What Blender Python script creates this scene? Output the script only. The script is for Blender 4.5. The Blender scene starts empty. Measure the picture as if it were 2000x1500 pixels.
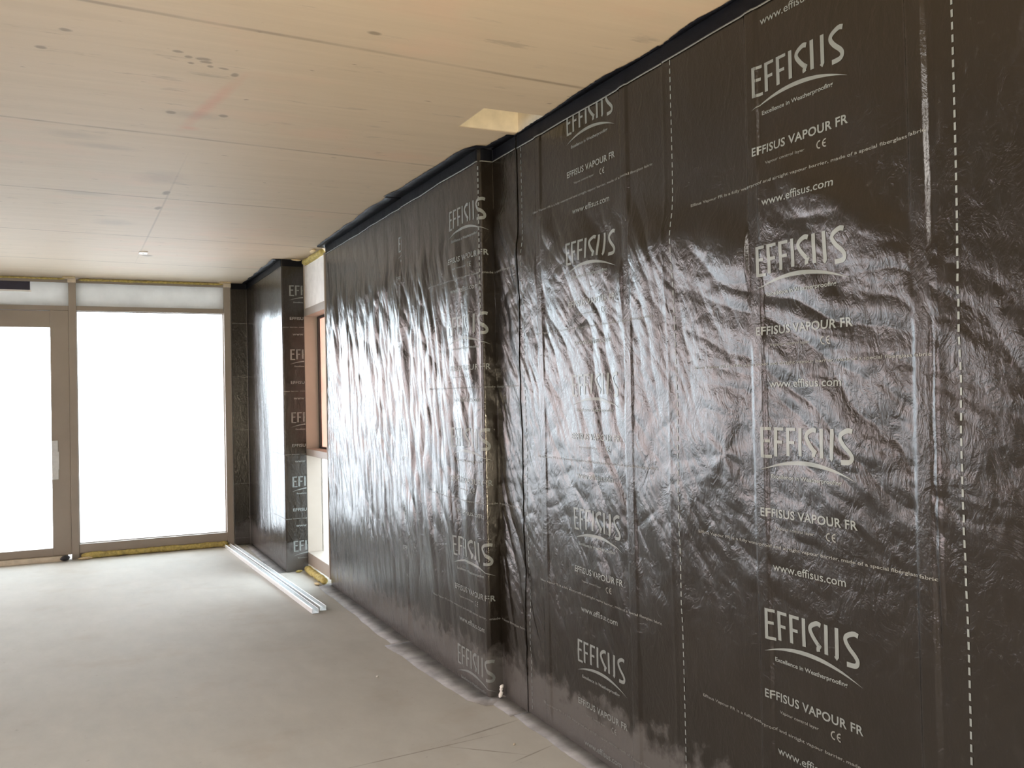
import bpy, bmesh, math, random
import numpy as np
from mathutils import Vector, Matrix
random.seed(4)

# ------------------------------------------------------------------ camera
SC = bpy.context.scene
COL = SC.collection
cam_d = bpy.data.cameras.new('camera'); cam = bpy.data.objects.new('camera', cam_d); COL.objects.link(cam)
F_PX, YAW, PIT, ROLL, EYE = 1775.5, 25.566, 0.766, 1.2, 1.529
cam_d.sensor_width = 36.0; cam_d.lens = 36.0 * F_PX / 2000.0; cam_d.clip_start = 0.05; cam_d.clip_end = 300
_y, _p, _r = (math.radians(a) for a in (YAW, PIT, ROLL))
Fw = Vector((math.sin(_y)*math.cos(_p), math.cos(_y)*math.cos(_p), math.sin(_p)))
R0 = Vector((math.cos(_y), -math.sin(_y), 0)); U0 = R0.cross(Fw)
Rr = R0*math.cos(_r) - U0*math.sin(_r); Ur = U0*math.cos(_r) + R0*math.sin(_r)
M = Matrix((Rr, Ur, -Fw)).transposed().to_4x4(); M.translation = Vector((0, 0, EYE))
cam.matrix_world = M
SC.camera = cam
SC.view_settings.view_transform = 'Standard'; SC.view_settings.look = 'None'
SC.view_settings.gamma = 1.0; SC.view_settings.use_curve_mapping = False
SC.view_settings.exposure = 0.80

# ------------------------------------------------------------------ sky
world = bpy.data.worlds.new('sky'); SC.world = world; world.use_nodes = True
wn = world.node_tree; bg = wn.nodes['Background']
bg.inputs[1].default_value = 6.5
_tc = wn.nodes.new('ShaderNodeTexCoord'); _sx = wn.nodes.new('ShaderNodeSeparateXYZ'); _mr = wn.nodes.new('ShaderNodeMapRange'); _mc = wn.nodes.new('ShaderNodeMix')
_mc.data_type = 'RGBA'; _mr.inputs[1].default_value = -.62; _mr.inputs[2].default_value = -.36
_mc.inputs[6].default_value = (1.0, .79, .775, 1); _mc.inputs[7].default_value = (.82, .91, 1.0, 1)   # rosy tint added on the left to pinken the film's glare, cool sky ahead
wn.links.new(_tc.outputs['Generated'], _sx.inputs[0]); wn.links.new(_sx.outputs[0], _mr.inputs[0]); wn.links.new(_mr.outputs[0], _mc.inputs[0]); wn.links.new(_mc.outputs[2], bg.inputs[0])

H = 2.8
W1, W2, YC, YE, D, WP, YP = 1.868, 1.95, 4.242, 7.418, 10.071, 1.66, 8.199
XL, XR, YR = -9.2, 2.35, -2.6       # left wall, outer right, rear wall

def portal(name, loc, rot, sx, sy):
    l = bpy.data.lights.new(name, 'AREA'); l.shape = 'RECTANGLE'; l.size = sx; l.size_y = sy
    l.cycles.is_portal = True
    o = bpy.data.objects.new(name, l); o.location = loc; o.rotation_euler = rot; COL.objects.link(o)
portal('sky_portal_back', (-3.85, D+0.25, 1.25), (math.radians(-90), 0, 0), 10.8, 2.5)
_s = bpy.data.lights.new('warm_work_light', 'SPOT'); _s.energy = 440; _s.color = (1, .84, .60); _s.spot_size = math.radians(72); _s.spot_blend = 1.0; _s.shadow_soft_size = .12
_so = bpy.data.objects.new('warm_work_light', _s); COL.objects.link(_so); _so.location = (.3, -1.0, .7)   # builder's lamp standing behind the photographer
_so.rotation_euler = (Vector((1.7, 3.2, 2.75))-Vector(_so.location)).to_track_quat('-Z', 'Y').to_euler()
_a = bpy.data.lights.new('overhead_fill', 'AREA'); _a.size = 1.4; _a.energy = 60; _a.color = (1, .95, .88)
_ao = bpy.data.objects.new('overhead_fill', _a); COL.objects.link(_ao); _ao.location = (-.6, 1.0, 2.76)     # unseen overhead fill, added to brighten the near floor
portal('sky_portal_left', (XL-0.3, 1.2, 1.3), (0, math.radians(-90), 0), 2.5, 6.6)

# ------------------------------------------------------------------ materials
class NT:
    def __init__(s, name):
        s.m = bpy.data.materials.new(name); s.m.use_nodes = True; s.t = s.m.node_tree
        s.b = s.t.nodes['Principled BSDF']; s._pos = None
    def n(s, typ, **kw):
        nd = s.t.nodes.new(typ)
        for k, v in kw.items():
            if k.startswith('i_'): nd.inputs[k[2:].replace('_', ' ')].default_value = v
            else: setattr(nd, k, v)
        return nd
    def l(s, a, b): s.t.links.new(a, b)
    def pos(s):
        if s._pos is None: s._pos = s.n('ShaderNodeNewGeometry').outputs['Position']
        return s._pos
    def mapped(s, scale=(1, 1, 1), rot=(0, 0, 0), loc=(0, 0, 0)):
        mp = s.n('ShaderNodeMapping'); mp.inputs['Scale'].default_value = scale
        mp.inputs['Rotation'].default_value = rot; mp.inputs['Location'].default_value = loc
        s.l(s.pos(), mp.inputs['Vector']); return mp.outputs[0]
    def noise(s, scale=1, detail=4, rough=.55, vec=None, dist=0):
        nd = s.n('ShaderNodeTexNoise'); nd.inputs['Scale'].default_value = scale
        nd.inputs['Detail'].default_value = detail; nd.inputs['Roughness'].default_value = rough
        nd.inputs['Distortion'].default_value = dist
        s.l(vec if vec is not None else s.pos(), nd.inputs['Vector']); return nd.outputs['Fac']
    def math(s, op, a, b=None, c=None, clamp=False):
        nd = s.n('ShaderNodeMath', operation=op); nd.use_clamp = clamp
        for i, v in enumerate((a, b, c)):
            if v is None: continue
            if isinstance(v, (int, float)): nd.inputs[i].default_value = v
            else: s.l(v, nd.inputs[i])
        return nd.outputs[0]
    def ramp(s, fac, stops):
        nd = s.n('ShaderNodeValToRGB'); e = nd.color_ramp.elements
        while len(e) < len(stops): e.new(0.5)
        for i, (p, c) in enumerate(stops):
            e[i].position = p; e[i].color = (c, c, c, 1) if isinstance(c, (int, float)) else (*c, 1)
        s.l(fac, nd.inputs[0]); return nd.outputs[0]
    def mix(s, fac, a, b, typ='MIX'):
        nd = s.n('ShaderNodeMix', data_type='RGBA', blend_type=typ)
        for sock, v in ((nd.inputs[0], fac), (nd.inputs[6], a), (nd.inputs[7], b)):
            if isinstance(v, (int, float)): sock.default_value = v
            elif isinstance(v, tuple): sock.default_value = (*v, 1)
            else: s.l(v, sock)
        return nd.outputs[2]
    def bump(s, h, strength=.3, dist=.01):
        nd = s.n('ShaderNodeBump'); nd.inputs['Strength'].default_value = strength
        nd.inputs['Distance'].default_value = dist; s.l(h, nd.inputs['Height'])
        s.l(nd.outputs[0], s.b.inputs['Normal']); return nd
    def base(s, c):
        if isinstance(c, tuple): s.b.inputs['Base Color'].default_value = (*c, 1)
        else: s.l(c, s.b.inputs['Base Color'])
    def set(s, **kw):
        for k, v in kw.items():
            i = s.b.inputs[k.replace('_', ' ')]
            if isinstance(v, (int, float)): i.default_value = v
            elif isinstance(v, tuple): i.default_value = (*v, 1)
            else: s.l(v, i)
    def xyz(s):
        nd = s.n('ShaderNodeSeparateXYZ'); s.l(s.pos(), nd.inputs[0]); return nd.outputs
    def ellipse(s, cx, cy, rx, ry, ang=0, soft=.4, warp=None):
        """0..1 mask of a mark of its own shape lying on a horizontal surface"""
        if not hasattr(s, '_xyz'): s._xyz = s.xyz()
        x = s.math('SUBTRACT', s._xyz[0], cx); y = s.math('SUBTRACT', s._xyz[1], cy)
        ca, sa = math.cos(ang), math.sin(ang)
        u = s.math('MULTIPLY_ADD', x, ca/rx, s.math('MULTIPLY', y, sa/rx))
        v = s.math('MULTIPLY_ADD', y, ca/ry, s.math('MULTIPLY', x, -sa/ry))
        d = s.math('SQRT', s.math('ADD', s.math('MULTIPLY', u, u), s.math('MULTIPLY', v, v)))
        if warp is not None: d = s.math('ADD', d, warp)
        r = s.n('ShaderNodeMapRange'); r.inputs[1].default_value = 1+soft; r.inputs[2].default_value = 1-soft
        s.l(d, r.inputs[0]); return r.outputs[0]

def simple(name, c, rough=.6, metal=0, var=.08, scale=12, bump=0):
    t = NT(name)
    nz = t.noise(scale, 5)
    lo = tuple(x*(1-var) for x in c); hi = tuple(min(1, x*(1+var)) for x in c)
    t.base(t.ramp(nz, [(.3, lo), (.7, hi)])); t.set(Roughness=rough, Metallic=metal)
    if bump: t.bump(nz, .5, bump)
    return t.m

def film_material(name, base, rough):
    t = NT(name)
    big = t.noise(1.3, 3); z = t.xyz()[2]
    c = t.mix(t.ramp(big, [(.35, 0), (.7, 1)]), tuple(b*.8 for b in base), tuple(b*1.25 for b in base))
    dz = t.math('ADD', z, t.math('MULTIPLY', t.noise(14, 5), -.35))
    dust = t.ramp(dz, [(0.0, .35), (.10, 0)])
    dust2 = t.math('MULTIPLY', t.ramp(t.noise(45, 6, .7), [(.6, 0), (.8, 1)]), .10)
    c = t.mix(t.math('MAXIMUM', dust, dust2), c, (.22, .215, .21))
    t.base(c)
    t.set(Roughness=t.math('MULTIPLY_ADD', t.noise(9, 5, .6), .16, rough-.08), IOR=1.55)
    mp = t.mapped((1, 1, .55), (.35, 0, 0))
    fine = t.math('ABSOLUTE', t.math('SUBTRACT', t.noise(30, 5, .62, mp, .9), .5))
    f2 = t.math('ABSOLUTE', t.math('SUBTRACT', t.noise(11, 4, .6, t.mapped((1, 1, .6), (-.5, 0, 0)), 1.2), .5))
    fine = t.math('MULTIPLY_ADD', f2, 1.6, fine)
    micro = t.noise(160, 2)
    t.bump(t.math('MULTIPLY_ADD', micro, .04, fine), .48, .0046)
    return t.m

M_FILM = film_material('black_vapour_film', (.0095, .0070, .0045), .21)
M_FLAP = simple('dusty_film_flap', (.27, .27, .275), .75, var=.35, scale=9)
M_TAPE = simple('black_sealing_tape', (.004, .0045, .007), .5, var=.2, scale=30, bump=.003); M_TAPE.node_tree.nodes['Principled BSDF'].inputs['IOR'].default_value = 1.2
M_PRINT = simple('grey_print', (.165, .182, .177), .35, var=.06)
M_PRINT_DIM = simple('thin_grey_print', (.15, .155, .145), .35, var=.06)
M_FRAME = simple('taupe_aluminium', (.30, .262, .22), .48, var=.05, scale=4)
M_GASKET = simple('rubber_gasket', (.02, .015, .013), .6)
M_FOAM = simple('yellow_foam', (.46, .38, .13), .9, var=.35, scale=40, bump=.01)
M_FOAM_PALE = simple('cream_foam', (.62, .50, .30), .9, var=.2, scale=40, bump=.01)
M_TRACK = simple('galvanised_steel', (.80, .83, .85), .38, metal=.35, var=.06, scale=20)
M_PLASTER = simple('plaster_wall', (.50, .43, .33), .85, var=.05, scale=3)
M_PATCH = simple('indigo_black_tape', (.035, .033, .055), .7)
M_WHITE = simple('white_plastic', (.85, .85, .83), .5)
M_TIMBER = simple('pale_timber', (.60, .53, .42), .7, var=.15, scale=18, bump=.004)
M_RUBBER = simple('black_rubber', (.015, .015, .02), .6, var=.3, bump=.004)
M_BRICK = simple('pink_render', (.62, .40, .33), .85, var=.1, scale=4)
M_GROUND = simple('pale_paving', (.62, .64, .65), .9, var=.05, scale=2)
M_PROTECT = simple('protective_tape', (.62, .64, .64), .5, var=.1, scale=30)

def board_mat(name, dc, tc, f):
    t = NT(name); d = t.n('ShaderNodeBsdfDiffuse'); tr = t.n('ShaderNodeBsdfTranslucent'); mx = t.n('ShaderNodeMixShader'); mx.inputs[0].default_value = f
    nz = t.noise(6, 5)
    t.l(t.ramp(nz, [(.3, tuple(v*.92 for v in dc)), (.7, dc)]), d.inputs[0]); t.l(t.ramp(nz, [(.3, tuple(v*.85 for v in tc)), (.7, tc)]), tr.inputs[0])
    t.l(d.outputs[0], mx.inputs[1]); t.l(tr.outputs[0], mx.inputs[2]); t.l(mx.outputs[0], t.t.nodes['Material Output'].inputs[0]); return t.m
M_BOARD = board_mat('pink_translucent_board', (.6, .42, .35), (.95, .68, .58), .65)
M_PANEL = board_mat('milky_spandrel_panel', (.80, .80, .77), (.56, .56, .54), .65)
def glass_mat():
    t = NT('window_glass'); nt = t.t
    tr = t.n('ShaderNodeBsdfTransparent'); tr.inputs[0].default_value = (.97, .985, .98, 1)
    gl = t.n('ShaderNodeBsdfGlossy'); gl.inputs['Roughness'].default_value = .02
    lw = t.n('ShaderNodeLayerWeight'); lw.inputs[0].default_value = .5
    fr = t.math('MULTIPLY_ADD', t.math('POWER', lw.outputs['Facing'], 5), .9, .04)
    mx = t.n('ShaderNodeMixShader'); t.l(fr, mx.inputs[0]); t.l(tr.outputs[0], mx.inputs[1]); t.l(gl.outputs[0], mx.inputs[2])
    t.l(mx.outputs[0], nt.nodes['Material Output'].inputs[0]); return t.m
M_GLASS = glass_mat()

def ceiling_mat():
    t = NT('timber_ceiling_panel')
    X, Y, Z = t.xyz(); t._xyz = (X, Y, Z)
    rot = t.mapped((.5, 9, 9), (0, 0, math.radians(-4)))
    grain = t.noise(2.2, 6, .6, rot, .3)
    blotch = t.noise(.9, 4, .6)
    c = t.ramp(grain, [(.3, (.52, .425, .305)), (.55, (.555, .455, .33)), (.8, (.585, .485, .355))])
    c = t.mix(t.math('MULTIPLY', t.ramp(blotch, [(.35, 0), (.75, 1)]), .35), c, (.62, .50, .38))
    pink = t.noise(1.6, 3, .5, t.mapped((1, 1.6, 1), loc=(4, 2, 0)))
    c = t.mix(t.math('MULTIPLY', t.ramp(pink, [(.58, 0), (.72, 1)]), .3), c, (.66, .43, .31))
    # smoky knots and flecks stretched along the boards
    kn = t.noise(1.0, 5, .65, t.mapped((3.2, 13, 1), (0, 0, math.radians(-6)), (7, 3, 0)))
    c = t.mix(t.math('MULTIPLY', t.ramp(kn, [(.62, 0), (.72, 1)]), .45), c, (.27, .22, .17))
    fl = t.noise(1.0, 2, .5, t.mapped((12, 26, 1), (0, 0, math.radians(-6)), (1, 8, 0)))
    c = t.mix(t.math('MULTIPLY', t.ramp(fl, [(.735, 0), (.79, 1)]), .6), c, (.17, .13, .10))
    # joints between the boards
    yy = t.math('MULTIPLY_ADD', X, -.068, Y)
    wob = t.math('MULTIPLY', t.math('SUBTRACT', t.noise(1.2, 2), .5), .03)
    yy = t.math('ADD', yy, wob)
    ph = t.math('PINGPONG', t.math('SUBTRACT', yy, 4.54), .71)
    joint = t.ramp(t.math('MULTIPLY', ph, 10), [(.05, 1), (.16, 0)])
    broken = t.ramp(t.noise(3.0, 4), [(.30, .25), (.60, 1)])
    c = t.mix(t.math('MULTIPLY', t.math('MULTIPLY', joint, broken), .52), c, (.16, .12, .09))
    w = t.math('MULTIPLY', t.math('SUBTRACT', t.noise(22, 3), .5), .9)
    dark, red, grey = [], [], []
    for q in [(.345, 3.46, .018, .012), (.385, 3.50, .014, .012), (.40, 3.56, .012, .01), (.425, 3.505, .016, .012), (.45, 3.53, .02, .012), (.44, 3.50, .022, .013),
              (.47, 3.57, .012, .012), (.52, 3.575, .018, .008), (.57, 3.63, .014, .02), (-.02, 3.4, .02, .014), (-.10, 3.6, .018, .014), (.95, 3.03, .025, .014),
              (.385, 4.20, .02, .02), (.60, 4.17, .018, .018), (.50, 5.83, .02, .05), (.49, 6.3, .02, .05), (.555, 8.36, .045, .04)]:
        dark.append(t.ellipse(q[0], q[1], q[2], q[3], .1, .3, w))
    for q in [(.44, 5.45, .10, .13, .3), (.0, 4.72, .10, .05, .1), (.13, 4.88, .13, .04, .1), (.49, 4.21, .10, .05, .05), (.25, 6.9, .10, .10, 0), (.05, 6.0, .12, .05, .1)]:
        grey.append(t.ellipse(q[0], q[1], q[2], q[3], q[4], .6, w))
    for q in [(.525, 4.05, .30, .025, 1.75), (.485, 4.41, .035, .03, .2)]:
        red.append(t.ellipse(q[0], q[1], q[2], q[3], q[4], .7, w))
    def mx(l):
        a = l[0]
        for b in l[1:]: a = t.math('MAXIMUM', a, b)
        return a
    c = t.mix(t.math('MULTIPLY', mx(grey), .28), c, (.25, .22, .19))
    c = t.mix(t.math('MULTIPLY', mx(red), .30), c, (.60, .17, .12))
    c = t.mix(t.math('MULTIPLY', mx(dark), .60), c, (.15, .12, .09))
    line = t.ellipse(.505, 6.9, 1.4, .006, math.pi/2+.01, .6)
    c = t.mix(t.math('MULTIPLY', line, .35), c, (.2, .16, .13))
    t.base(c); t.set(Roughness=.62)
    t.bump(grain, .12, .006)
    return t.m

def floor_mat():
    t = NT('dusty_board_floor')
    X, Y, Z = t.xyz(); t._xyz = (X, Y, Z)
    a = t.noise(1.1, 6, .6); b = t.noise(6, 6, .65, t.mapped((1, .45, 1), (0, 0, .5)))
    c = t.ramp(a, [(.3, (.44, .425, .39)), (.52, (.51, .50, .465)), (.75, (.54, .53, .505))])
    c = t.mix(.5, c, t.ramp(b, [(.32, (.42, .405, .37)), (.7, (.54, .525, .485))]))
    w = t.math('MULTIPLY', t.math('SUBTRACT', t.noise(18, 3), .5), .8)
    br = t.noise(2.1, 4, .6, t.mapped(loc=(3, 9, 0)))
    c = t.mix(t.math('MULTIPLY', t.ramp(br, [(.55, 0), (.75, 1)]), .35), c, (.38, .32, .25))
    dk = t.noise(30, 3, .5); c = t.mix(t.math('MULTIPLY', t.ramp(dk, [(.68, 0), (.76, 1)]), .3), c, (.25, .22, .19))
    for q in [(1.68, 3.85, .15, .006, .24), (1.58, 3.62, .13, .004, -.75), (1.74, 3.50, .10, .004, .35), (1.3, 3.75, .3, .004, .07)]:
        c = t.mix(t.math('MULTIPLY', t.ellipse(*q, .6, w), .6), c, (.17, .14, .11))
    # boot-worn, darker strip along the foot of the membrane
    worn = t.ramp(t.math('ADD', X, t.math('MULTIPLY', t.noise(5, 4), .35)), [(0, 0), (.9999, 0)])
    t.base(c)
    t.set(Roughness=t.math('MULTIPLY_ADD', b, .2, .62), IOR=1.3)
    t.bump(b, .15, .004)
    return t.m
M_CEIL = ceiling_mat(); M_FLOOR = floor_mat()

# ------------------------------------------------------------------ object helpers
def link(name, me, mats, parent=None, smooth=False):
    o = bpy.data.objects.new(name, me); COL.objects.link(o)
    for m in (mats if isinstance(mats, (list, tuple)) else [mats]): me.materials.append(m)
    if parent: o.parent = parent
    if smooth: me.polygons.foreach_set('use_smooth', [True]*len(me.polygons))
    return o
def tag(o, label=None, cat=None, group=None, kind=None):
    for k, v in (('label', label), ('category', cat), ('group', group), ('kind', kind)):
        if v: o[k] = v
    return o
def empty(name, loc=(0, 0, 0), **kw):
    o = bpy.data.objects.new(name, None); o.empty_display_size = .1; COL.objects.link(o); o.location = loc
    return tag(o, **kw)
class MB:
    def __init__(s): s.bm = bmesh.new()
    def box(s, x0, x1, y0, y1, z0, z1, bev=0):
        vs = [s.bm.verts.new(v) for v in ((x0,y0,z0),(x1,y0,z0),(x1,y1,z0),(x0,y1,z0),(x0,y0,z1),(x1,y0,z1),(x1,y1,z1),(x0,y1,z1))]
        fs = [s.bm.faces.new([vs[i] for i in f]) for f in ((3,2,1,0),(4,5,6,7),(0,1,5,4),(1,2,6,5),(2,3,7,6),(3,0,4,7))]
        if bev:
            es = list({e for f in fs for e in f.edges})
            bmesh.ops.bevel(s.bm, geom=es, offset=bev, segments=2, affect='EDGES', profile=.5)
        return s
    def build(s, name, mat, parent=None, smooth=False):
        me = bpy.data.meshes.new(name); s.bm.normal_update(); s.bm.to_mesh(me); s.bm.free()
        o = link(name, me, mat, None, smooth)
        if parent:
            o.parent = parent; o.location = -parent.location if parent.type == 'EMPTY' else (0, 0, 0)
        return o
def box(name, mat, x0, x1, y0, y1, z0, z1, parent=None, bev=0):
    return MB().box(x0, x1, y0, y1, z0, z1, bev).build(name, mat, parent)

# ------------------------------------------------------------------ numpy noise
def perlin(x, y, seed=0):
    rs = np.random.RandomState(seed); P = rs.permutation(512); A = rs.rand(512)*2*np.pi
    xi = np.floor(x).astype(int); yi = np.floor(y).astype(int); xf = x-xi; yf = y-yi
    u = xf*xf*xf*(xf*(xf*6-15)+10); v = yf*yf*yf*(yf*(yf*6-15)+10)
    def g(i, j, dx, dy):
        a = A[P[(P[(xi+i) & 511] + yi+j) & 511]]; return np.cos(a)*dx+np.sin(a)*dy
    n0 = g(0,0,xf,yf)*(1-u)+g(1,0,xf-1,yf)*u; n1 = g(0,1,xf,yf-1)*(1-u)+g(1,1,xf-1,yf-1)*u
    return (n0*(1-v)+n1*v)*1.4
def sstep(a, b, x):
    t = np.clip((x-a)/(b-a), 0, 1); return t*t*(3-2*t)
def fold(a, b, ang, fa, fc, seed, warp=.0):
    """creased folds running along direction ang (degrees, 0 = to the right, -90 = down)"""
    c, s = np.cos(np.radians(ang)), np.sin(np.radians(ang))
    al = a*c+b*s; ac = -a*s+b*c
    if warp: ac = ac + warp*perlin(a*1.7+5, b*1.7, seed+50) + warp*.35*perlin(a*5+5, b*5, seed+51)
    return np.abs(perlin(al*fa, ac*fc, seed))

# ------------------------------------------------------------------ wrinkled film over the right-hand wall
# s runs along the wall: near wall (s = y) -> step out -> face of the boxed section (s = y + step) -> window reveal
STEP = W2-W1
STUDS = (1.635, 2.25, 3.0, 3.735)
def path_raw(s):
    x = np.where(s < YC, W2, np.where(s < YC+STEP, W2-(s-YC), W1))
    y = np.where(s < YC, s, np.where(s < YC+STEP, YC, s-STEP))
    e = YE+STEP
    x = np.where(s > e, W1+(s-e), x); y = np.where(s > e, YE, y)
    return x, y
def path(s, r=.009):
    x = 0; y = 0; k = np.linspace(-1, 1, 7)
    for q in k:
        a, b = path_raw(s+q*r); x = x+a; y = y+b
    x /= 7; y /= 7
    x0, y0 = path_raw(s-r); x1, y1 = path_raw(s+r)
    tx, ty = x1-x0, y1-y0; L = np.hypot(tx, ty)+1e-9
    return x, y, -ty/L, tx/L         # outward normal (towards the room)
def wall_h(s, z):
    s = np.asarray(s, float); z = np.asarray(z, float); a = -s; b = z
    near = 1-sstep(4.20, 4.36, s)
    wv = perlin(a*1.1+3, b*1.1, 9)
    # --- near wall: crumpled between a smooth top and a smooth foot
    top = np.interp(s, [1.2, 1.6, 2.0, 2.6, 3.2, 4.2], [1.75, 1.95, 2.12, 2.10, 2.25, 2.45]) + .10*wv
    bot = np.interp(s, [1.2, 1.6, 2.0, 2.6, 3.2, 4.2], [1.15, 1.05, .98, .75, .48, .25]) + .12*wv
    m = (1-sstep(top-.16, top+.12, z))*sstep(bot-.22, bot+.18, z)
    m = .07+.93*m
    steep = sstep(2.0, 2.9, s)
    f = (1-steep)*(fold(a, b, -28, 1.2, 6.5, 1, .12)*.0085+fold(a, b, -18, 3.5, 17, 2, .06)*.0018) \
        + steep*(fold(a, b, -62, 1.0, 7, 3, .10)*.0120+fold(a, b, -54, 3.0, 19, 4, .05)*.0024)
    f = f+fold(a, b, 12, 4, 9, 5, .08)*.0024+fold(a, b, -40, 9, 22, 6, .04)*.0009
    f = f+perlin(a*2.6, b*2.2, 7)*.008
    # star-shaped pinch half way between two studs
    da, db = a+2.42, b-1.32; ph = np.arctan2(db, da); rr = np.hypot(da, db*.9)
    f = f+np.cos(ph*5+5*rr+4*wv)*.0012*np.exp(-(rr/.22)**2)*np.clip(rr/.05, 0, 1)
    hn = f*m
    # film bellies out under a sagging crest line
    zc = np.interp(s, [1.2, 1.62, 1.9, 2.25, 2.27, 3.0, 3.02, 3.735, 3.76, 4.2], [1.62, 1.78, 2.06, 2.16, 1.98, 2.12, 1.95, 2.28, 2.1, 2.4])
    zc = zc+.05*perlin(a*4, b*0, 41); dzc = z-zc
    hn = hn+.019*np.exp(-(dzc/np.where(dzc > 0, .10, .20))**2)*sstep(1.45, 1.75, s)*(.6+.8*np.abs(perlin(a*1.6, b*1.6, 42)))
    # loose drapes of the lower right
    hn = hn+fold(a, b, -68, .8, 7, 8, .05)*.0035*(1-sstep(.5, .9, z))*(1-sstep(1.9, 2.3, s))
    hn = hn+.0012*perlin(a*3, b*.8, 12)*3
    hn = hn+.006*np.exp(-((s-1.593)/.008)**2)*sstep(.8, 1.0, z)*(1-sstep(1.5, 1.8, z))
    st = np.zeros_like(s)
    for s0 in STUDS:
        wob = .008*perlin(z*1.2+s0*7, z*0+.3, 14)
        st = np.maximum(st, 1-sstep(.020, .034, np.abs(s-s0-wob)))
    hn = hn*(1-.93*st)+st*.0075
    # --- boxed section: tall hanging folds
    tb = 2.36+.12*perlin(a*2.2, b*.4, 21); mb = .20+.80*(1-sstep(tb-.14, tb+.12, z))
    mb = mb*(.35+.65*sstep(.35, .95, z))
    sh = fold(a, b, -79, .45, 4.6, 22, .08)*.032+fold(a, b, -84, .6, 10, 23, .05)*.0100+fold(a, b, -72, 2.4, 20, 24, .05)*.0028
    sh = sh+fold(a, b, -52, 1.6, 6, 25, .10)*.0070+fold(a, b, -66, 3, 13, 27, .06)*.0030+np.abs(perlin(a*8, b*4, 28))*.0020
    hb = sh*mb+.004*perlin(a*2.5, b*.5, 26)
    edge = sstep(0, .10, np.abs(s-(YC+STEP)))
    ret = (s > YC)*(s < YC+STEP)
    hb = hb*edge*(1-.8*ret)
    h = hn*near*(1-.6*np.exp(-((s-YC)/.03)**2))+hb*(1-near)
    # film is stretched flat where it is taped at the ceiling and foot
    h = h*(.15+.85*sstep(0, .12, z))*(.15+.85*sstep(0, .10, H-z))
    return h+.004
def wall_map(s, z, off=0.):
    x, y, nx, ny = path(s); h = wall_h(s, z)+off
    return np.stack([x+nx*h, y+ny*h, z], -1)

# pier beside the far window: s from the window frame along the near face, then the long face, then the strip by the window wall
PW = 1.855; PA = PW-WP; PB = PA+(D-.035-YP)
def pier_raw(s):
    x = np.where(s < PA, PW-s, np.where(s < PB, WP, WP-(s-PB))); y = np.where(s < PA, YP, np.where(s < PB, YP+(s-PA), D-.035))
    return x, y
def pier_map(s, z, off=0.):
    r = .007; x = 0; y = 0
    for q in np.linspace(-1, 1, 7):
        a, b = pier_raw(s+q*r); x = x+a; y = y+b
    x /= 7; y /= 7
    x0, y0 = pier_raw(s-r); x1, y1 = pier_raw(s+r); tx, ty = x1-x0, y1-y0; L = np.hypot(tx, ty)+1e-9
    a = -s; b = z
    mm = np.clip((s-PA)/.08, 0, 1)*np.clip((PB-s)/.08, 0, 1)
    h = .002+mm*((perlin(a*3.0, b*.9, 31)*.007+fold(a, b, -85, .9, 12, 32, .02)*.0022+fold(a, b, -75, 3, 30, 33, .03)*.0010)*(.3+.7*(1-sstep(2.25, 2.45, z))))+off
    h = h*(.2+.8*np.clip(z/.06, 0, 1))
    return np.stack([x-ty/L*h, y+tx/L*h, z+0*x], -1)

def grid_sheet(name, mapper, s0, s1, z0, z1, ds, dz, off, mat, parent=None, edge_lift=0.):
    ns = int((s1-s0)/ds)+2; nz = int((z1-z0)/dz)+2
    S, Z = np.meshgrid(np.linspace(s0, s1, ns), np.linspace(z0, z1, nz), indexing='ij')
    o = off
    if edge_lift: o = off+edge_lift*np.exp(-((S-s0)/.012)**2)+edge_lift*np.exp(-((S-s1)/.012)**2)
    V = mapper(S, Z, o).reshape(-1, 3)
    i = np.arange(ns*nz).reshape(ns, nz)
    Q = np.stack([i[:-1, :-1], i[:-1, 1:], i[1:, 1:], i[1:, :-1]], -1).reshape(-1, 4)
    me = bpy.data.meshes.new(name); me.vertices.add(len(V)); me.vertices.foreach_set('co', V.ravel())
    me.loops.add(Q.size); me.loops.foreach_set('vertex_index', Q.ravel().astype(np.int32))
    me.polygons.add(len(Q)); me.polygons.foreach_set('loop_start', np.arange(0, Q.size, 4, dtype=np.int32))
    me.polygons.foreach_set('use_smooth', np.ones(len(Q), bool)); me.update(calc_edges=True)
    return link(name, me, mat, parent)

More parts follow.
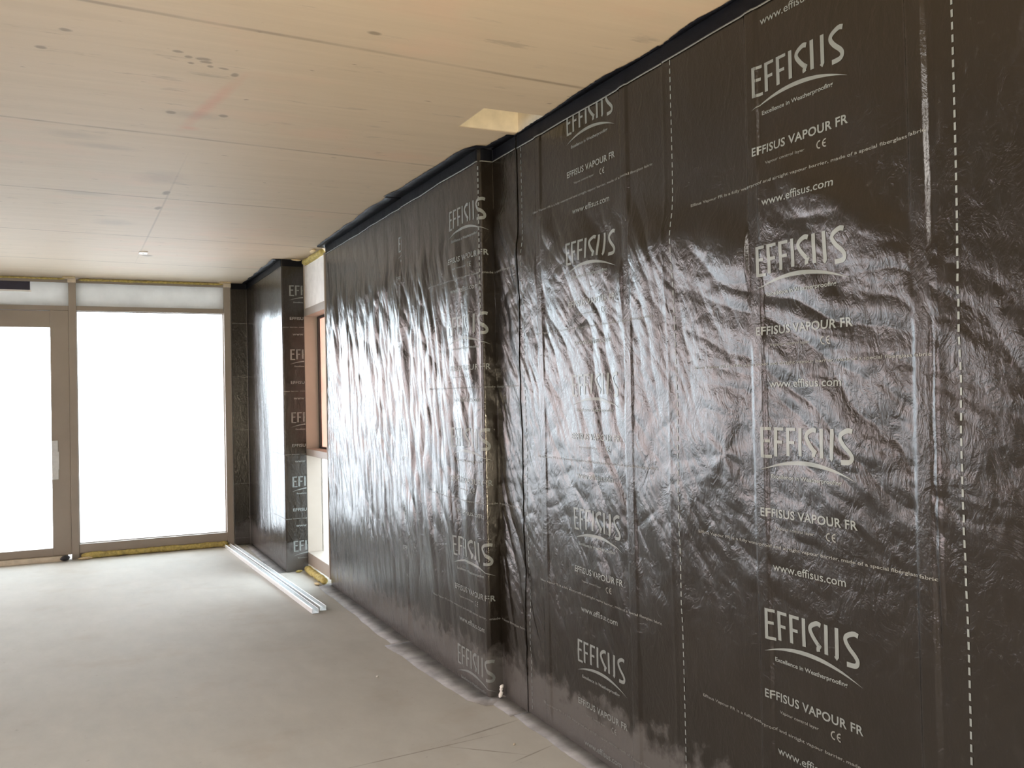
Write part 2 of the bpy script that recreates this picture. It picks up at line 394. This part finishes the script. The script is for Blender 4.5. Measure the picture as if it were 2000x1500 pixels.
# ------------------------------------------------------------------ printing (flat templates in u,v metres, wrapped on the film)
def grid_cut(bm, step):
    xs = [v.co.x for v in bm.verts]; ys = [v.co.y for v in bm.verts]
    for ax, lo, hi in ((0, min(xs), max(xs)), (1, min(ys), max(ys))):
        k = math.floor(lo/step)*step+step
        while k < hi:
            no = (1, 0, 0) if ax == 0 else (0, 1, 0); co = (k, 0, 0) if ax == 0 else (0, k, 0)
            bmesh.ops.bisect_plane(bm, geom=bm.verts[:]+bm.edges[:]+bm.faces[:], plane_co=co, plane_no=no, dist=1e-6); k += step
    bmesh.ops.triangulate(bm, faces=[f for f in bm.faces if len(f.verts) > 4])
def arrays(bm):
    bm.verts.index_update()
    V = np.array([v.co[:2] for v in bm.verts]); Fc = [[v.index for v in f.verts] for f in bm.faces]; bm.free(); return V, Fc
def text_template(txt, width, height, bold=0., space=1., step=.012):
    cu = bpy.data.curves.new('t', 'FONT'); cu.body = txt; cu.size = 1; cu.offset = bold; cu.space_character = space; cu.resolution_u = 3
    cu.fill_mode = 'FRONT'
    o = bpy.data.objects.new('t', cu); COL.objects.link(o)
    dg = bpy.context.evaluated_depsgraph_get(); me = bpy.data.meshes.new_from_object(o.evaluated_get(dg))
    bm = bmesh.new(); bm.from_mesh(me); bpy.data.objects.remove(o); bpy.data.curves.remove(cu); bpy.data.meshes.remove(me)
    xs = [v.co.x for v in bm.verts]; ys = [v.co.y for v in bm.verts]; x0, x1 = min(xs), max(xs); hgt = .70
    for v in bm.verts: v.co.x = (v.co.x-x0)/(x1-x0)*width; v.co.y = v.co.y/hgt*height
    grid_cut(bm, step); return arrays(bm)
def ribbon(bm, pts, w):
    """stroke of width w (number or list) through pts"""
    n = len(pts); L = []; Rg = []
    for i, p in enumerate(pts):
        a = pts[max(0, i-1)]; b = pts[min(n-1, i+1)]
        t = Vector((b[0]-a[0], b[1]-a[1])).normalized(); nn = Vector((-t.y, t.x)); ww = (w[i] if isinstance(w, list) else w)/2
        q = Vector(p); L.append(bm.verts.new((*(q+nn*ww), 0))); Rg.append(bm.verts.new((*(q-nn*ww), 0)))
    for i in range(n-1): bm.faces.new((L[i], Rg[i], Rg[i+1], L[i+1]))
def curve(ctrl, n=14):
    P = [Vector(c) for c in ctrl]; out = []
    P = [P[0]]+P+[P[-1]]
    for i in range(1, len(P)-2):
        for k in range(n):
            t = k/n; a, b, c, d = P[i-1], P[i], P[i+1], P[i+2]
            out.append(tuple(.5*((2*b)+(c-a)*t+(2*a-5*b+4*c-d)*t*t+(3*b-a-3*c+d)*t**3)))
    out.append(tuple(P[-2])); return out
def logo_template():
    bm = bmesh.new(); T = .100; w = .0140
    base = lambda u: .012*math.sin(math.pi*min(1, max(0, u/.37)))+.004
    def bar(u, lo=None, hi=T): ribbon(bm, [(u, base(u) if lo is None else lo), (u, hi)], w)
    def horiz(u0, u1, v): ribbon(bm, [(u0, v), (u1, v)], .0095)
    bar(.006); horiz(.006, .040, T-.0047); horiz(.006, .034, .057); horiz(.006, .042, base(0)+.005)
    for u in (.058, .110): bar(u); horiz(u, u+.034, T-.0047); horiz(u, u+.028, .055)
    bar(.163)
    def ess(u, lo, wd, hi):
        ribbon(bm, curve([(u+wd, hi-.007), (u+wd*.70, hi-.004), (u+wd*.25, hi-.014), (u+wd*.13, hi-.027), (u+wd*.36, .055), (u+wd*.80, .034), (u+wd*.93, lo+.020), (u+wd*.78, lo+.008)]+([(u+wd*.2, lo+.006)] if hi > T else [(u+wd*.80, lo)]), 6), w)
    ess(.183, base(.21), .048, T)
    bar(.252)
    ribbon(bm, [(.293, T), (.293, base(.293)+.006), (.287, base(.293))], w)
    ess(.318, base(.36)-.004, .054, T+.001)
    # swoosh
    pts = []; ws = []
    for k in range(41):
        t = k/40; u = -.004+t*.388; v = -.040+.040*math.sin(math.pi*min(1, t*1.06)**.92)**.85 if t < .94 else None
        v = -.046+.041*(1-((t-.46)/.54)**2) if t > .46 else -.034+.029*(1-((.46-t)/.46)**2)
        pts.append((u, v)); ws.append(.0004+.0125*math.sin(math.pi*t)**1.1)
    ribbon(bm, pts, ws)
    for f in bm.faces: f.normal_update()
    grid_cut(bm, .01)
    V, Fc = arrays(bm)
    tv, tf = text_template('Excellence in Weatherproofing', .295, .0125, .02)
    n = len(V); tv = tv+np.array([.035, -.058]); V = np.vstack([V, tv]); Fc = Fc+[[i+n for i in f] for f in tf]
    return V, Fc
T_LOGO = logo_template()
T_PROD = text_template('EFFISUS VAPOUR FR', .39, .0255, .022, 1.06)
T_REF = text_template('Vapour control layer', .165, .009, .01)
def ce_template():
    bm = bmesh.new(); r = .0105
    for cx, bar in ((.012, False), (.034, True)):
        ribbon(bm, [(cx+r*math.cos(a), r*math.sin(a)) for a in np.linspace(math.radians(75), math.radians(285), 12)], .0042)
        if bar: ribbon(bm, [(cx-r, 0), (cx+.001, 0)], .004)
    grid_cut(bm, .012); return arrays(bm)
T_CE = ce_template()
T_LINE = text_template('Effisus Vapour FR is a fully waterproof and airtight vapour barrier, made of a special fiberglass fabric', .975, .0095, .012)
T_WWW = text_template('www.effisus.com', .295, .0245, .008)
def lay(name, tpl, mapper, s_left, z, parent, mat, off=.0011, sdir=-1, scale=1., smax=None, zmax=H-.012):
    """u to the right in the photograph means s decreasing"""
    V, Fc = tpl; s = s_left+sdir*V[:, 0]*scale; zz = z+V[:, 1]*scale
    ok = (zz < zmax)&(zz > .01)
    if smax is not None: ok &= (s > smax[0])&(s < smax[1])
    P = mapper(s, zz, off)
    keep = [f for f in Fc if all(ok[i] for i in f)]
    if len(keep) < 8: return None
    used = sorted({i for f in keep for i in f}); rm = {i: k for k, i in enumerate(used)}
    me = bpy.data.meshes.new(name); me.from_pydata([tuple(P[i]) for i in used], [], [[rm[i] for i in f] for f in keep]); me.update()
    return link(name, me, mat, parent, True)
def dashes(mapper, s, parent, z0=.03, z1=2.72, pitch=.0308, ln=.0188, wd=.0060, off=.0012):
    V = []; Fc = []
    z = z0
    while z < z1:
        n = len(V); k = 3
        for i in range(k+1):
            for q in (-.5, .5): V.append((s+q*wd, z+ln*i/k))
        Fc += [[n+2*i, n+2*i+1, n+2*i+3, n+2*i+2] for i in range(k)]; z += pitch
    V = np.array(V); P = mapper(V[:, 0], V[:, 1], off); me = bpy.data.meshes.new('printed_dashed_line'); me.from_pydata([tuple(p) for p in P], [], Fc); me.update()
    return link('printed_dashed_line', me, M_PRINT, parent, True)
def column(mapper, s_left, centres, parent, off, scale=1., smax=None, line=True, skip=()):
    for zc in centres:
        kw = dict(off=off, scale=scale, smax=smax)
        if 'logo' not in skip: lay('printed_logo', T_LOGO, mapper, s_left, zc-.047, parent, M_PRINT, **kw)
        lay('printed_product_name', T_PROD, mapper, s_left+.008, zc-.225, parent, M_PRINT, **kw)
        lay('printed_reference', T_REF, mapper, s_left-.05, zc-.262, parent, M_PRINT_DIM, **kw)
        lay('printed_mark', T_CE, mapper, s_left-.262, zc-.258, parent, M_PRINT_DIM, **kw)
        if line: lay('printed_small_text', T_LINE, mapper, s_left+.335, zc-.320, parent, M_PRINT_DIM, **kw)
        lay('printed_web_address', T_WWW, mapper, s_left-.037, zc-.390, parent, M_PRINT, **kw)

def strip(name, mapper_pts, mat, parent, thick=.0015):
    """thin ribbon from two matching rows of points"""
    A, B = mapper_pts; n = len(A); bm = bmesh.new()
    va = [bm.verts.new(p) for p in A]; vb = [bm.verts.new(p) for p in B]
    for i in range(n-1): bm.faces.new((va[i], va[i+1], vb[i+1], vb[i]))
    bmesh.ops.recalc_face_normals(bm, faces=bm.faces[:])
    me = bpy.data.meshes.new(name); bm.to_mesh(me); bm.free()
    o = link(name, me, mat, parent, True); sd = o.modifiers.new('s', 'SOLIDIFY'); sd.thickness = thick; sd.offset = 0
    return o
def flap(name, plan, s0, s1, width, mat, parent, top, seed, jag=.012, n=60):
    rs = random.Random(seed); A = []; B = []
    for i in range(n+1):
        s = s0+(s1-s0)*i/n; x, y, nx, ny = (float(q) for q in plan(np.array(s)))
        w = (width[0]+(width[1]-width[0])*i/n)+float(perlin(np.array(s*3.1), np.array(seed*.37), 60))*jag*2.2+rs.uniform(-jag, jag)*.22
        dz = .0015+.0016*abs(float(perlin(np.array(s*5.), np.array(seed*.7), 61)))
        if top: A.append((x+nx*.002, y+ny*.002, H-.004)); B.append((x+nx*w, y+ny*w, H-dz-.004))
        else: A.append((x+nx*.002, y+ny*.002, .006)); B.append((x+nx*w, y+ny*w, dz))
    return strip(name, (A, B), mat, parent)
def seam(mapper, s0, s1, z0, z1, parent, off=.003, mat=None, name='sealing_tape'):
    ds = .02
    return grid_sheet(name, mapper, s0, s1, z0, z1, ds, (z1-z0)/8, off, mat or M_TAPE, parent)

def sheet(label, s0, s1, off, cols, dash, fl_top, fl_bot, seed, ds=.005, mapper=wall_map, plan=path):
    t = empty('vapour_membrane', label=label, cat='vapour membrane', group='printed black membrane sheets')
    def mp(s, z, o=0.): return mapper(s, z, o+off)
    grid_sheet('film', mp, s0, s1, .004, H-.004, ds, ds, 0., M_FILM, t, edge_lift=.0015)
    for c in cols: column(mp, parent=t, off=.0011, **c)
    for d in dash: dashes(mp, d, t)
    if s0 < YC < s1: dashes(mp, YC+STEP+.004, t, z0=1.95, wd=.005)
    seam(mp, s0+.002, s1-.002, 2.735, H-.006, t)
    # raised crease under the ceiling
    ss = np.linspace(s0+.004, s1-.004, 80)
    for zc in (2.733,):
        zc = zc+.004*perlin(ss*3, ss*0+seed, 40)
        A = mp(ss, zc-.003, .0045); B = mp(ss, zc+.003, .0045)
        strip('tape_edge', ([tuple(p) for p in A], [tuple(p) for p in B]), M_PRINT_DIM, t, .001)
    flap('ceiling_flap', plan, s0, s1, fl_top, M_TAPE, t, True, seed)
    flap('floor_flap', plan, s0, s1, fl_bot, M_FLAP, t, False, seed+1, .008)
    return t

A_Z = [2.495+.0, 1.929, 1.363, .797, .231, 3.061]
B_Z = [2.70, 2.133, 1.563, .99, .42]
sheet('black printed vapour film sheet at the right edge of the picture, beside the large-logo sheet', .2, 1.577, .006, [], [1.521], (.03, .03), (.09, .09), 3, .006)
sheet('black printed vapour film sheet with the largest logos, between two dashed white lines', 1.577, 2.735, .003, [dict(s_left=2.243, centres=A_Z)], [2.686], (.03, .03), (.09, .09), 5, .0045)
sheet('crumpled black film sheet with pinkish sheen and mid-sized logos, right of the inner corner', 2.735, 3.955, .0, [dict(s_left=3.455, centres=B_Z)], [3.912], (.03, .03), (.09, .09), 7, .0045)
sheet('black film sheet folded around the projecting corner, its logo split by the corner', 3.955, 5.53, .004, [dict(s_left=4.715, centres=[2.48, 1.895, 1.30, .715, .125], scale=1.12)], [], (.06, .12), (.10, .17), 9)
sheet('glossy black film sheet with tall hanging folds, just right of the narrow side window', 5.53, YE+STEP+.03, .0, [dict(s_left=5.60, centres=[2.5, 1.93, 1.36, .8], smax=(5.536, 9), line=False)], [], (.115, .075), (.13, .10), 11, .006)

t = empty('vapour_membrane', label='black film wrapped around the slim pier between the big window and the side window', cat='vapour membrane', group='printed black membrane sheets')
grid_sheet('film', pier_map, 0.0, PB+.165, .004, H-.004, .008, .008, 0., M_FILM, t)
for zc in (2.515, 1.94, 1.375, .80, .225):
    lay('printed_logo', T_LOGO, pier_map, .128, zc-.05, t, M_PRINT, off=.0012, smax=(.004, PA))
    lay('printed_product_name', T_PROD, pier_map, .128, zc-.26, t, M_PRINT, off=.0012, smax=(.004, PA))
    lay('printed_web_address', T_WWW, pier_map, .105, zc-.40, t, M_PRINT, off=.0012, smax=(.004, PA))
    lay('printed_small_text', T_LINE, pier_map, .70, zc-.33, t, M_PRINT_DIM, off=.0012, smax=(.004, PB+.16))
    lay('printed_small_text', T_LINE, pier_map, PB+.16, zc-.15, t, M_PRINT_DIM, off=.0012, smax=(PB+.01, PB+.16))
seam(pier_map, .004, PB+.16, 2.735, H-.006, t)
def pier_plan(s):
    x, y = pier_raw(s); x1, y1 = pier_raw(s+.001); x0, y0 = pier_raw(s-.001); tx, ty = x1-x0, y1-y0; L = np.hypot(tx, ty)+1e-9
    return x, y, -ty/L, tx/L
flap('ceiling_flap', pier_plan, PA+.004, PB-.01, (.08, .05), M_TAPE, t, True, 21)
flap('floor_flap', pier_plan, PA+.004, PB-.01, (.09, .07), M_FLAP, t, False, 22, .008)

# ------------------------------------------------------------------ room shell
def struct(o): o['kind'] = 'structure'; return o
struct(MB().box(XL-.2, XR+.2, YR-.2, D+.2, -.25, 0).build('floor', M_FLOOR))
# ceiling with a square pocket beside the near wall
hx0, hx1, hy0, hy1 = 1.63, 1.945, 3.64, 3.93
mb = MB()
mb.box(XL-.2, hx0, YR-.2, D+.2, H, H+.25); mb.box(hx0, XR+.2, YR-.2, hy0, H, H+.25); mb.box(hx0, XR+.2, hy1, D+.2, H, H+.25)
mb.box(hx1, XR+.2, hy0, hy1, H, H+.25); mb.box(hx0, hx1, hy0, hy1, H+.16, H+.25)
struct(mb.build('ceiling', M_CEIL))
M_CUT = simple('fresh_cut_timber', (.70, .62, .47), .7, var=.1, scale=14)
mb = MB(); q = .006
mb.box(hx0, hx0+q, hy0, hy1, H+.002, H+.16); mb.box(hx1-q, hx1, hy0, hy1, H+.002, H+.16); mb.box(hx0, hx1, hy1-q, hy1, H+.002, H+.16); mb.box(hx0, hx1, hy0, hy0+q, H+.002, H+.16)
struct(mb.build('trim_1', M_CUT))
# right-hand wall (behind the film)
mb = MB()
mb.box(1.985, XR, YR, YC+.03, 0, H); mb.box(1.902, 2.1, YC+.03, YE+.0, 0, H)
struct(mb.build('wall_right', M_PLASTER))
struct(box('wall_pier', M_PLASTER, 1.692, 1.995, YP+.03, D+.02, 0, H))
mb = MB(); mb.box(XL-.2, XR, YR-.2, YR, 0, H); struct(mb.build('wall_front', M_PLASTER))
mb = MB()     # left wall with a long window band (out of the picture, lights the near end)
mb.box(XL-.2, XL, YR, -2, 0, H); mb.box(XL-.2, XL, 4.4, D+.2, 0, H); mb.box(XL-.2, XL, -2, 4.4, 0, .08); mb.box(XL-.2, XL, -2, 4.4, 2.5, H)
for yy in (1.2,): mb.box(XL-.2, XL, yy-.04, yy+.04, .08, 2.5)
struct(mb.build('wall_left', M_PLASTER))
struct(box('wall_back', M_PLASTER, 1.50, 1.995, D+.02, D+.2, 0, H))

# back glazing: window_1 (seen), door_1 (partly seen), window_3 (beyond the frame edge)
FY0, FY1 = D-.03, D+.12
def frame_obj(name, boxes, parent, mat=None, bev=.003):
    mb = MB()
    for b in boxes: mb.box(*b, bev)
    return mb.build(name, mat or M_FRAME, parent)
w1 = struct(empty('window_1', (.71, D, 0)))
frame_obj('window_frame', [(-.068, 0, FY0, FY1, 0, H-.03), (1.42, 1.488, FY0, FY1, 0, H-.03), (0, 1.42, FY0+.02, FY1, 2.474, 2.522), (0, 1.42, FY0+.01, FY1, .055, .145), (0, 1.42, FY0+.03, FY1, 0, .055), (0, 1.42, FY0+.03, FY1, H-.045, H-.01)], w1)
frame_obj('spandrel_panel', [(0, 1.42, D+.015, D+.06, 2.522, H-.045)], w1, M_PANEL)
frame_obj('glass_pane', [(.0, 1.42, D+.045, D+.055, .145, 2.474)], w1, M_GLASS, 0)
frame_obj('glazing_gasket', [(0, .008, D+.03, D+.045, .145, 2.474), (1.412, 1.42, D+.03, D+.045, .145, 2.474), (.008, 1.412, D+.03, D+.045, .145, .152), (.008, 1.412, D+.03, D+.045, 2.467, 2.474)], w1, M_FRAME, 0)

d1 = struct(empty('door_1', (-.6, D, 0)))
DX0 = -1.20
frame_obj('door_frame', [(DX0-.07, -.068, FY0+.02, FY1, 2.474, 2.522), (DX0-.07, DX0, FY0, FY1, 0, H-.03), (DX0, -.068, FY0+.03, FY1, H-.045, H-.01)], d1)
dl = frame_obj('door_leaf', [(DX0+.005, DX0+.165, D-.012, D+.09, .05, 2.468), (-.235, -.0685, D-.012, D+.09, .05, 2.473), (DX0+.165, -.235, D-.012, D+.09, 2.305, 2.468), (DX0+.165, -.235, D-.012, D+.09, .05, .125)], d1)
frame_obj('glass_pane', [(DX0+.165, -.235, D+.04, D+.05, .125, 2.305)], d1, M_GLASS, 0)
frame_obj('spandrel_panel', [(DX0, -.068, D+.015, D+.06, 2.522, H-.045)], d1, M_PANEL)
mb = MB()
for (x0, x1, z0, z1) in ((-.232, -.178, 1.07, 1.185), (-.234, -.170, .90, 1.075), (-.232, -.176, .80, .905)): mb.box(x0, x1, D-.020, D-.011, z0, z1, .004)
pt = mb.build('handle_cover', M_PROTECT, d1); pt['label'] = 'whitish protective tape over the handle position'
frame_obj('threshold', [(DX0, -.10, D-.075, D+.05, .0, .048)], d1, M_TIMBER)

w3 = struct(empty('window_3', (-3, D, 0)))
mb = [(XL, DX0-.07, FY0, FY1, 2.474, 2.522), (XL, DX0-.07, FY0, FY1, .0, .145)]
for x in (-2.93, -4.6, -6.27, -7.94, XL+.07): mb.append((x-.07, x, FY0, FY1, 0, H-.03))
frame_obj('window_frame', mb, w3)
frame_obj('glass_pane', [(XL, DX0-.07, D+.045, D+.055, .145, 2.474)], w3, M_GLASS, 0)
frame_obj('spandrel_panel', [(XL, DX0-.07, D+.015, D+.06, 2.522, H)], w3, M_PANEL)

# narrow side window in the right-hand wall
w2 = struct(empty('window_2', (1.9, 7.8, 0)))
y0, y1 = YE+.012, YP+.028
frame_obj('window_frame', [(PW, 1.985, YP-.002, y1, .05, H-.05), (PW, 1.985, y0, y0+.02, .05, H-.05), (PW, 1.985, y0+.02, YP-.002, 2.285, 2.352), (PW, 1.985, y0+.02, YP-.002, 1.035, 1.095), (PW, 1.985, y0+.02, YP-.002, .06, .165)], w2)
frame_obj('spandrel_panel', [(PW+.012, 1.95, y0+.02, YP-.002, 2.352, H-.06)], w2, M_WHITE)
frame_obj('glazing_gasket', [(1.972, 1.99, YP-.034, YP-.002, 1.095, 2.285), (1.972, 1.99, y0+.02, YP-.034, 2.265, 2.285), (1.972, 1.99, y0+.02, YP-.034, 1.095, 1.11)], w2, M_GASKET, 0)
frame_obj('glass_pane', [(1.985, 1.992, y0, YP, .1, 2.3)], w2, M_GLASS, 0)
bd = frame_obj('infill_board', [(2.02, 2.03, y0-.1, YP+.6, 1.05, 2.6)], w2, M_BOARD, 0); bd['label'] = 'pinkish board behind the upper pane'
frame_obj('outer_frame', [(1.992, 2.0, YP-.002, YP+.028, 0, H)], w2, M_FRAME, 0)

# ------------------------------------------------------------------ foam, tape, timber odds and ends
def lumpy(name, pts, r, mat, parent=None, seed=1, squash=1., seg=10, step=.03):
    """irregular bead through pts"""
    rs = random.Random(seed); bm = bmesh.new(); P = [Vector(p) for p in pts]; path_ = []
    for a, b in zip(P[:-1], P[1:]):
        n = max(2, int((b-a).length/step))
        path_ += [a.lerp(b, k/n) for k in range(n)]
    path_.append(P[-1]); prev = None
    for i, p in enumerate(path_):
        t = (path_[min(i+1, len(path_)-1)]-path_[max(i-1, 0)]).normalized(); side = t.cross(Vector((0, 0, 1)))
        if side.length < .1: side = Vector((1, 0, 0))
        side.normalize(); up = side.cross(t); e = .35 if i in (0, len(path_)-1) else 1; ring = []
        rr = r*e*rs.uniform(.8, 1.2)
        for k in range(seg):
            a = 2*math.pi*k/seg; q = rr*rs.uniform(.82, 1.18)
            ring.append(bm.verts.new(p+side*math.cos(a)*q+up*math.sin(a)*q*squash))
        if prev:
            for k in range(seg): bm.faces.new((prev[k], prev[(k+1) % seg], ring[(k+1) % seg], ring[k]))
        else: bm.faces.new(ring)
        prev = ring
    bm.faces.new(prev[::-1]); bmesh.ops.recalc_face_normals(bm, faces=bm.faces[:])
    me = bpy.data.meshes.new(name); bm.to_mesh(me); bm.free(); o = link(name, me, mat, parent, True)
    sb = o.modifiers.new('s', 'SUBSURF'); sb.levels = sb.render_levels = 1; return o
tag(lumpy('foam_bead', [(.01, D-.035, .030), (1.43, D-.035, .030)], .028, M_FOAM, seed=2, squash=1.05), 'long bead of yellow foam under the big window frame', 'foam')
tag(lumpy('foam_bead', [(-.02, D-.10, .014), (.12, D-.09, .014)], .022, M_FOAM_PALE, seed=3, squash=.6), 'cream lump of foam on the floor at the left mullion foot', 'foam')
tag(lumpy('foam_bead', [(1.36, D-.09, .012), (1.47, D-.10, .012)], .020, M_FOAM_PALE, seed=4, squash=.6), 'cream lump of foam at the foot of the mullion next to the pier', 'foam')
tag(lumpy('foam_bead', [(.02, D-.03, H-.016), (1.42, D-.03, H-.016)], .017, M_FOAM, seed=5, squash=.8), 'ochre foam line between big window and ceiling', 'foam')
tag(lumpy('foam_bead', [(-1.18, D-.03, H-.013), (-.09, D-.03, H-.013)], .013, M_FOAM, seed=6, squash=.8), 'ochre foam line between door head and ceiling', 'foam')
tag(lumpy('foam_bead', [(PW-.025, YE+.04, .03), (PW-.025, YP-.02, .03)], .032, M_FOAM, seed=7, squash=.95), 'yellow foam bead under the narrow side window', 'foam')
tag(lumpy('foam_bead', [(PW-.06, YP-.04, .012), (PW-.13, YP-.06, .012)], .022, M_FOAM, seed=8, squash=.7), 'ragged yellow foam blob on the floor at the pier foot', 'foam')
tag(lumpy('foam_bead', [(PW-.075, YE+.05, .012), (PW-.10, YE+.13, .012)], .024, M_FOAM_PALE, seed=9, squash=.6), 'cream foam blob on the floor where the glossy folded film begins', 'foam')
tag(lumpy('foam_bead', [(PW+.01, YE+.09, H-.03), (PW+.01, YP-.01, H-.03)], .03, M_FOAM, seed=10, squash=.9), 'yellow-green foam between the side window head and ceiling', 'foam')
tag(lumpy('foam_bead', [(PW-.02, YP-.03, H-.012), (PW-.12, YP-.05, H-.010)], .02, M_FOAM_PALE, seed=14, squash=.5), 'cream foam smear on the ceiling above the pier corner', 'foam')
tag(lumpy('foam_bead', [(PW-.05, YE+.13, H-.012), (PW-.04, YE+.26, H-.012)], .022, M_FOAM_PALE, seed=15, squash=.6), 'cream foam lump on the ceiling by the black flap end', 'foam')
# brackets holding the mullion heads
def bracket(x, label):
    t = empty('mullion_bracket', (x, D-.05, H), label=label, cat='bracket', group='mullion head brackets')
    frame_obj('top_plate', [(x-.085, x+.03, D-.14, D-.03, H-.012, H-.001)], t, M_FOAM_PALE, .003)
    frame_obj('cleat', [(x-.04, x+.035, D-.075, D-.031, H-.05, H-.012)], t, M_TIMBER, .003)
bracket(-.034, 'pale plate bracket at ceiling above the mullion between door and big window')
bracket(1.455, 'pale plate bracket at ceiling above the mullion beside the pier')
# black taped patch above the door
tp = empty('tape_patch', (-.54, D, 2.74), label='dark rectangular tape patch above the door, under the ceiling', cat='tape')
frame_obj('patch', [(-.665, -.405, D+.004, D+.0149, 2.672, H-.03)], tp, M_PATCH, .002)
frame_obj('light_margin', [(-.672, -.395, D+.008, D+.0149, 2.655, 2.672)], tp, M_WHITE, .001)
tag(lumpy('rubber_plug', [(-.175, D-.12, .030), (-.12, D-.125, .034), (-.085, D-.115, .046)], .030, M_RUBBER, seed=12, squash=.9), 'black crumpled rubber offcut between door threshold and mullion', 'offcut')
# ceiling plate
cp = empty('ceiling_plate', (.516, 8.19, H), label='small white fixing plate on the bare ceiling near the window', cat='fixing')
frame_obj('plate', [(.482, .548, 8.13, 8.24, H-.010, H-.0005)], cp, M_WHITE, .002)
frame_obj('screw_head', [(.508, .520, 8.18, 8.192, H-.014, H-.010)], cp, M_WHITE, .002)
# scrap in the corner foot
tag(lumpy('film_scrap', [(1.895, YC-.06, .014), (1.915, YC-.045, .040), (1.905, YC-.055, .062), (1.922, YC-.05, .075)], .011, M_WHITE, seed=16, step=.008), 'tiny crumpled white scrap at the foot of the inner corner', 'scrap')
for i, (x, y) in enumerate(((1.46, 4.86), (1.62, 3.35), (1.70, 3.62))):
    tag(lumpy('debris_crumb', [(x, y, .004), (x+.015, y+.006, .004)], .006, M_WHITE if i == 0 else M_TIMBER, seed=30+i, step=.006), ['white crumb on the bare floor in front of the boxed section', 'pale wood crumb on the floor at the bottom edge of the picture', 'pale wood crumb beside the floor joint near the corner'][i], 'crumb')

# ------------------------------------------------------------------ steel tracks on the floor
def track(pa, pb, w, label):
    a, b = Vector((*pa, 0)), Vector((*pb, 0)); d = b-a; L = d.length; ang = math.atan2(d.y, d.x)
    t = empty('steel_track', (a.x, a.y, 0), label=label, cat='metal profile', group='galvanised tracks on the floor')
    prof = [(-w/2, .030), (-w/2, .0015), (w/2, .0015), (w/2, .030)]
    def ex(name, pf, th):
        bm = bmesh.new(); n = 24; rows = []
        for i in range(n+1): rows.append([bm.verts.new((L*i/n, p[0], p[1])) for p in pf])
        for i in range(n):
            for k in range(len(pf)-1): bm.faces.new((rows[i][k], rows[i+1][k], rows[i+1][k+1], rows[i][k+1]))
        me = bpy.data.meshes.new(name); bm.to_mesh(me); bm.free(); o = link(name, me, M_TRACK, t)
        sd = o.modifiers.new('s', 'SOLIDIFY'); sd.thickness = th; sd.offset = 1; return o
    ex('web', [(-w/2, .0015), (w/2, .0015)], .0012)
    ex('flange', [(-w/2, .0015), (-w/2, .034), (-w/2+.004, .036)], .0012)
    ex('flange', [(w/2, .0015), (w/2, .034), (w/2-.004, .036)], .0012)
    t.rotation_euler = (0, 0, ang); return t
track((1.400, 9.93), (1.520, 6.52), .046, 'left one of two white galvanised steel tracks lying on the floor')
track((1.456, 9.98), (1.590, 6.58), .046, 'right one of two white galvanised steel tracks, nearer the film-covered wall')

# ------------------------------------------------------------------ outside
struct(MB().box(-60, 60, -40, 90, -.5, -.26).build('ground', M_GROUND))
struct(MB().box(-12, 2.2, D+.2, D+2.6, H+.05, H+.3).build('sky_blocker_back', M_PLASTER))  # unseen slab, added to cut high sky light on the far floor
struct(MB().box(XL-2.6, XL-.2, -3, D+.2, H+.05, H+.3).build('sky_blocker_left', M_PLASTER))  # matching added slab, holds back high sky over the left window band
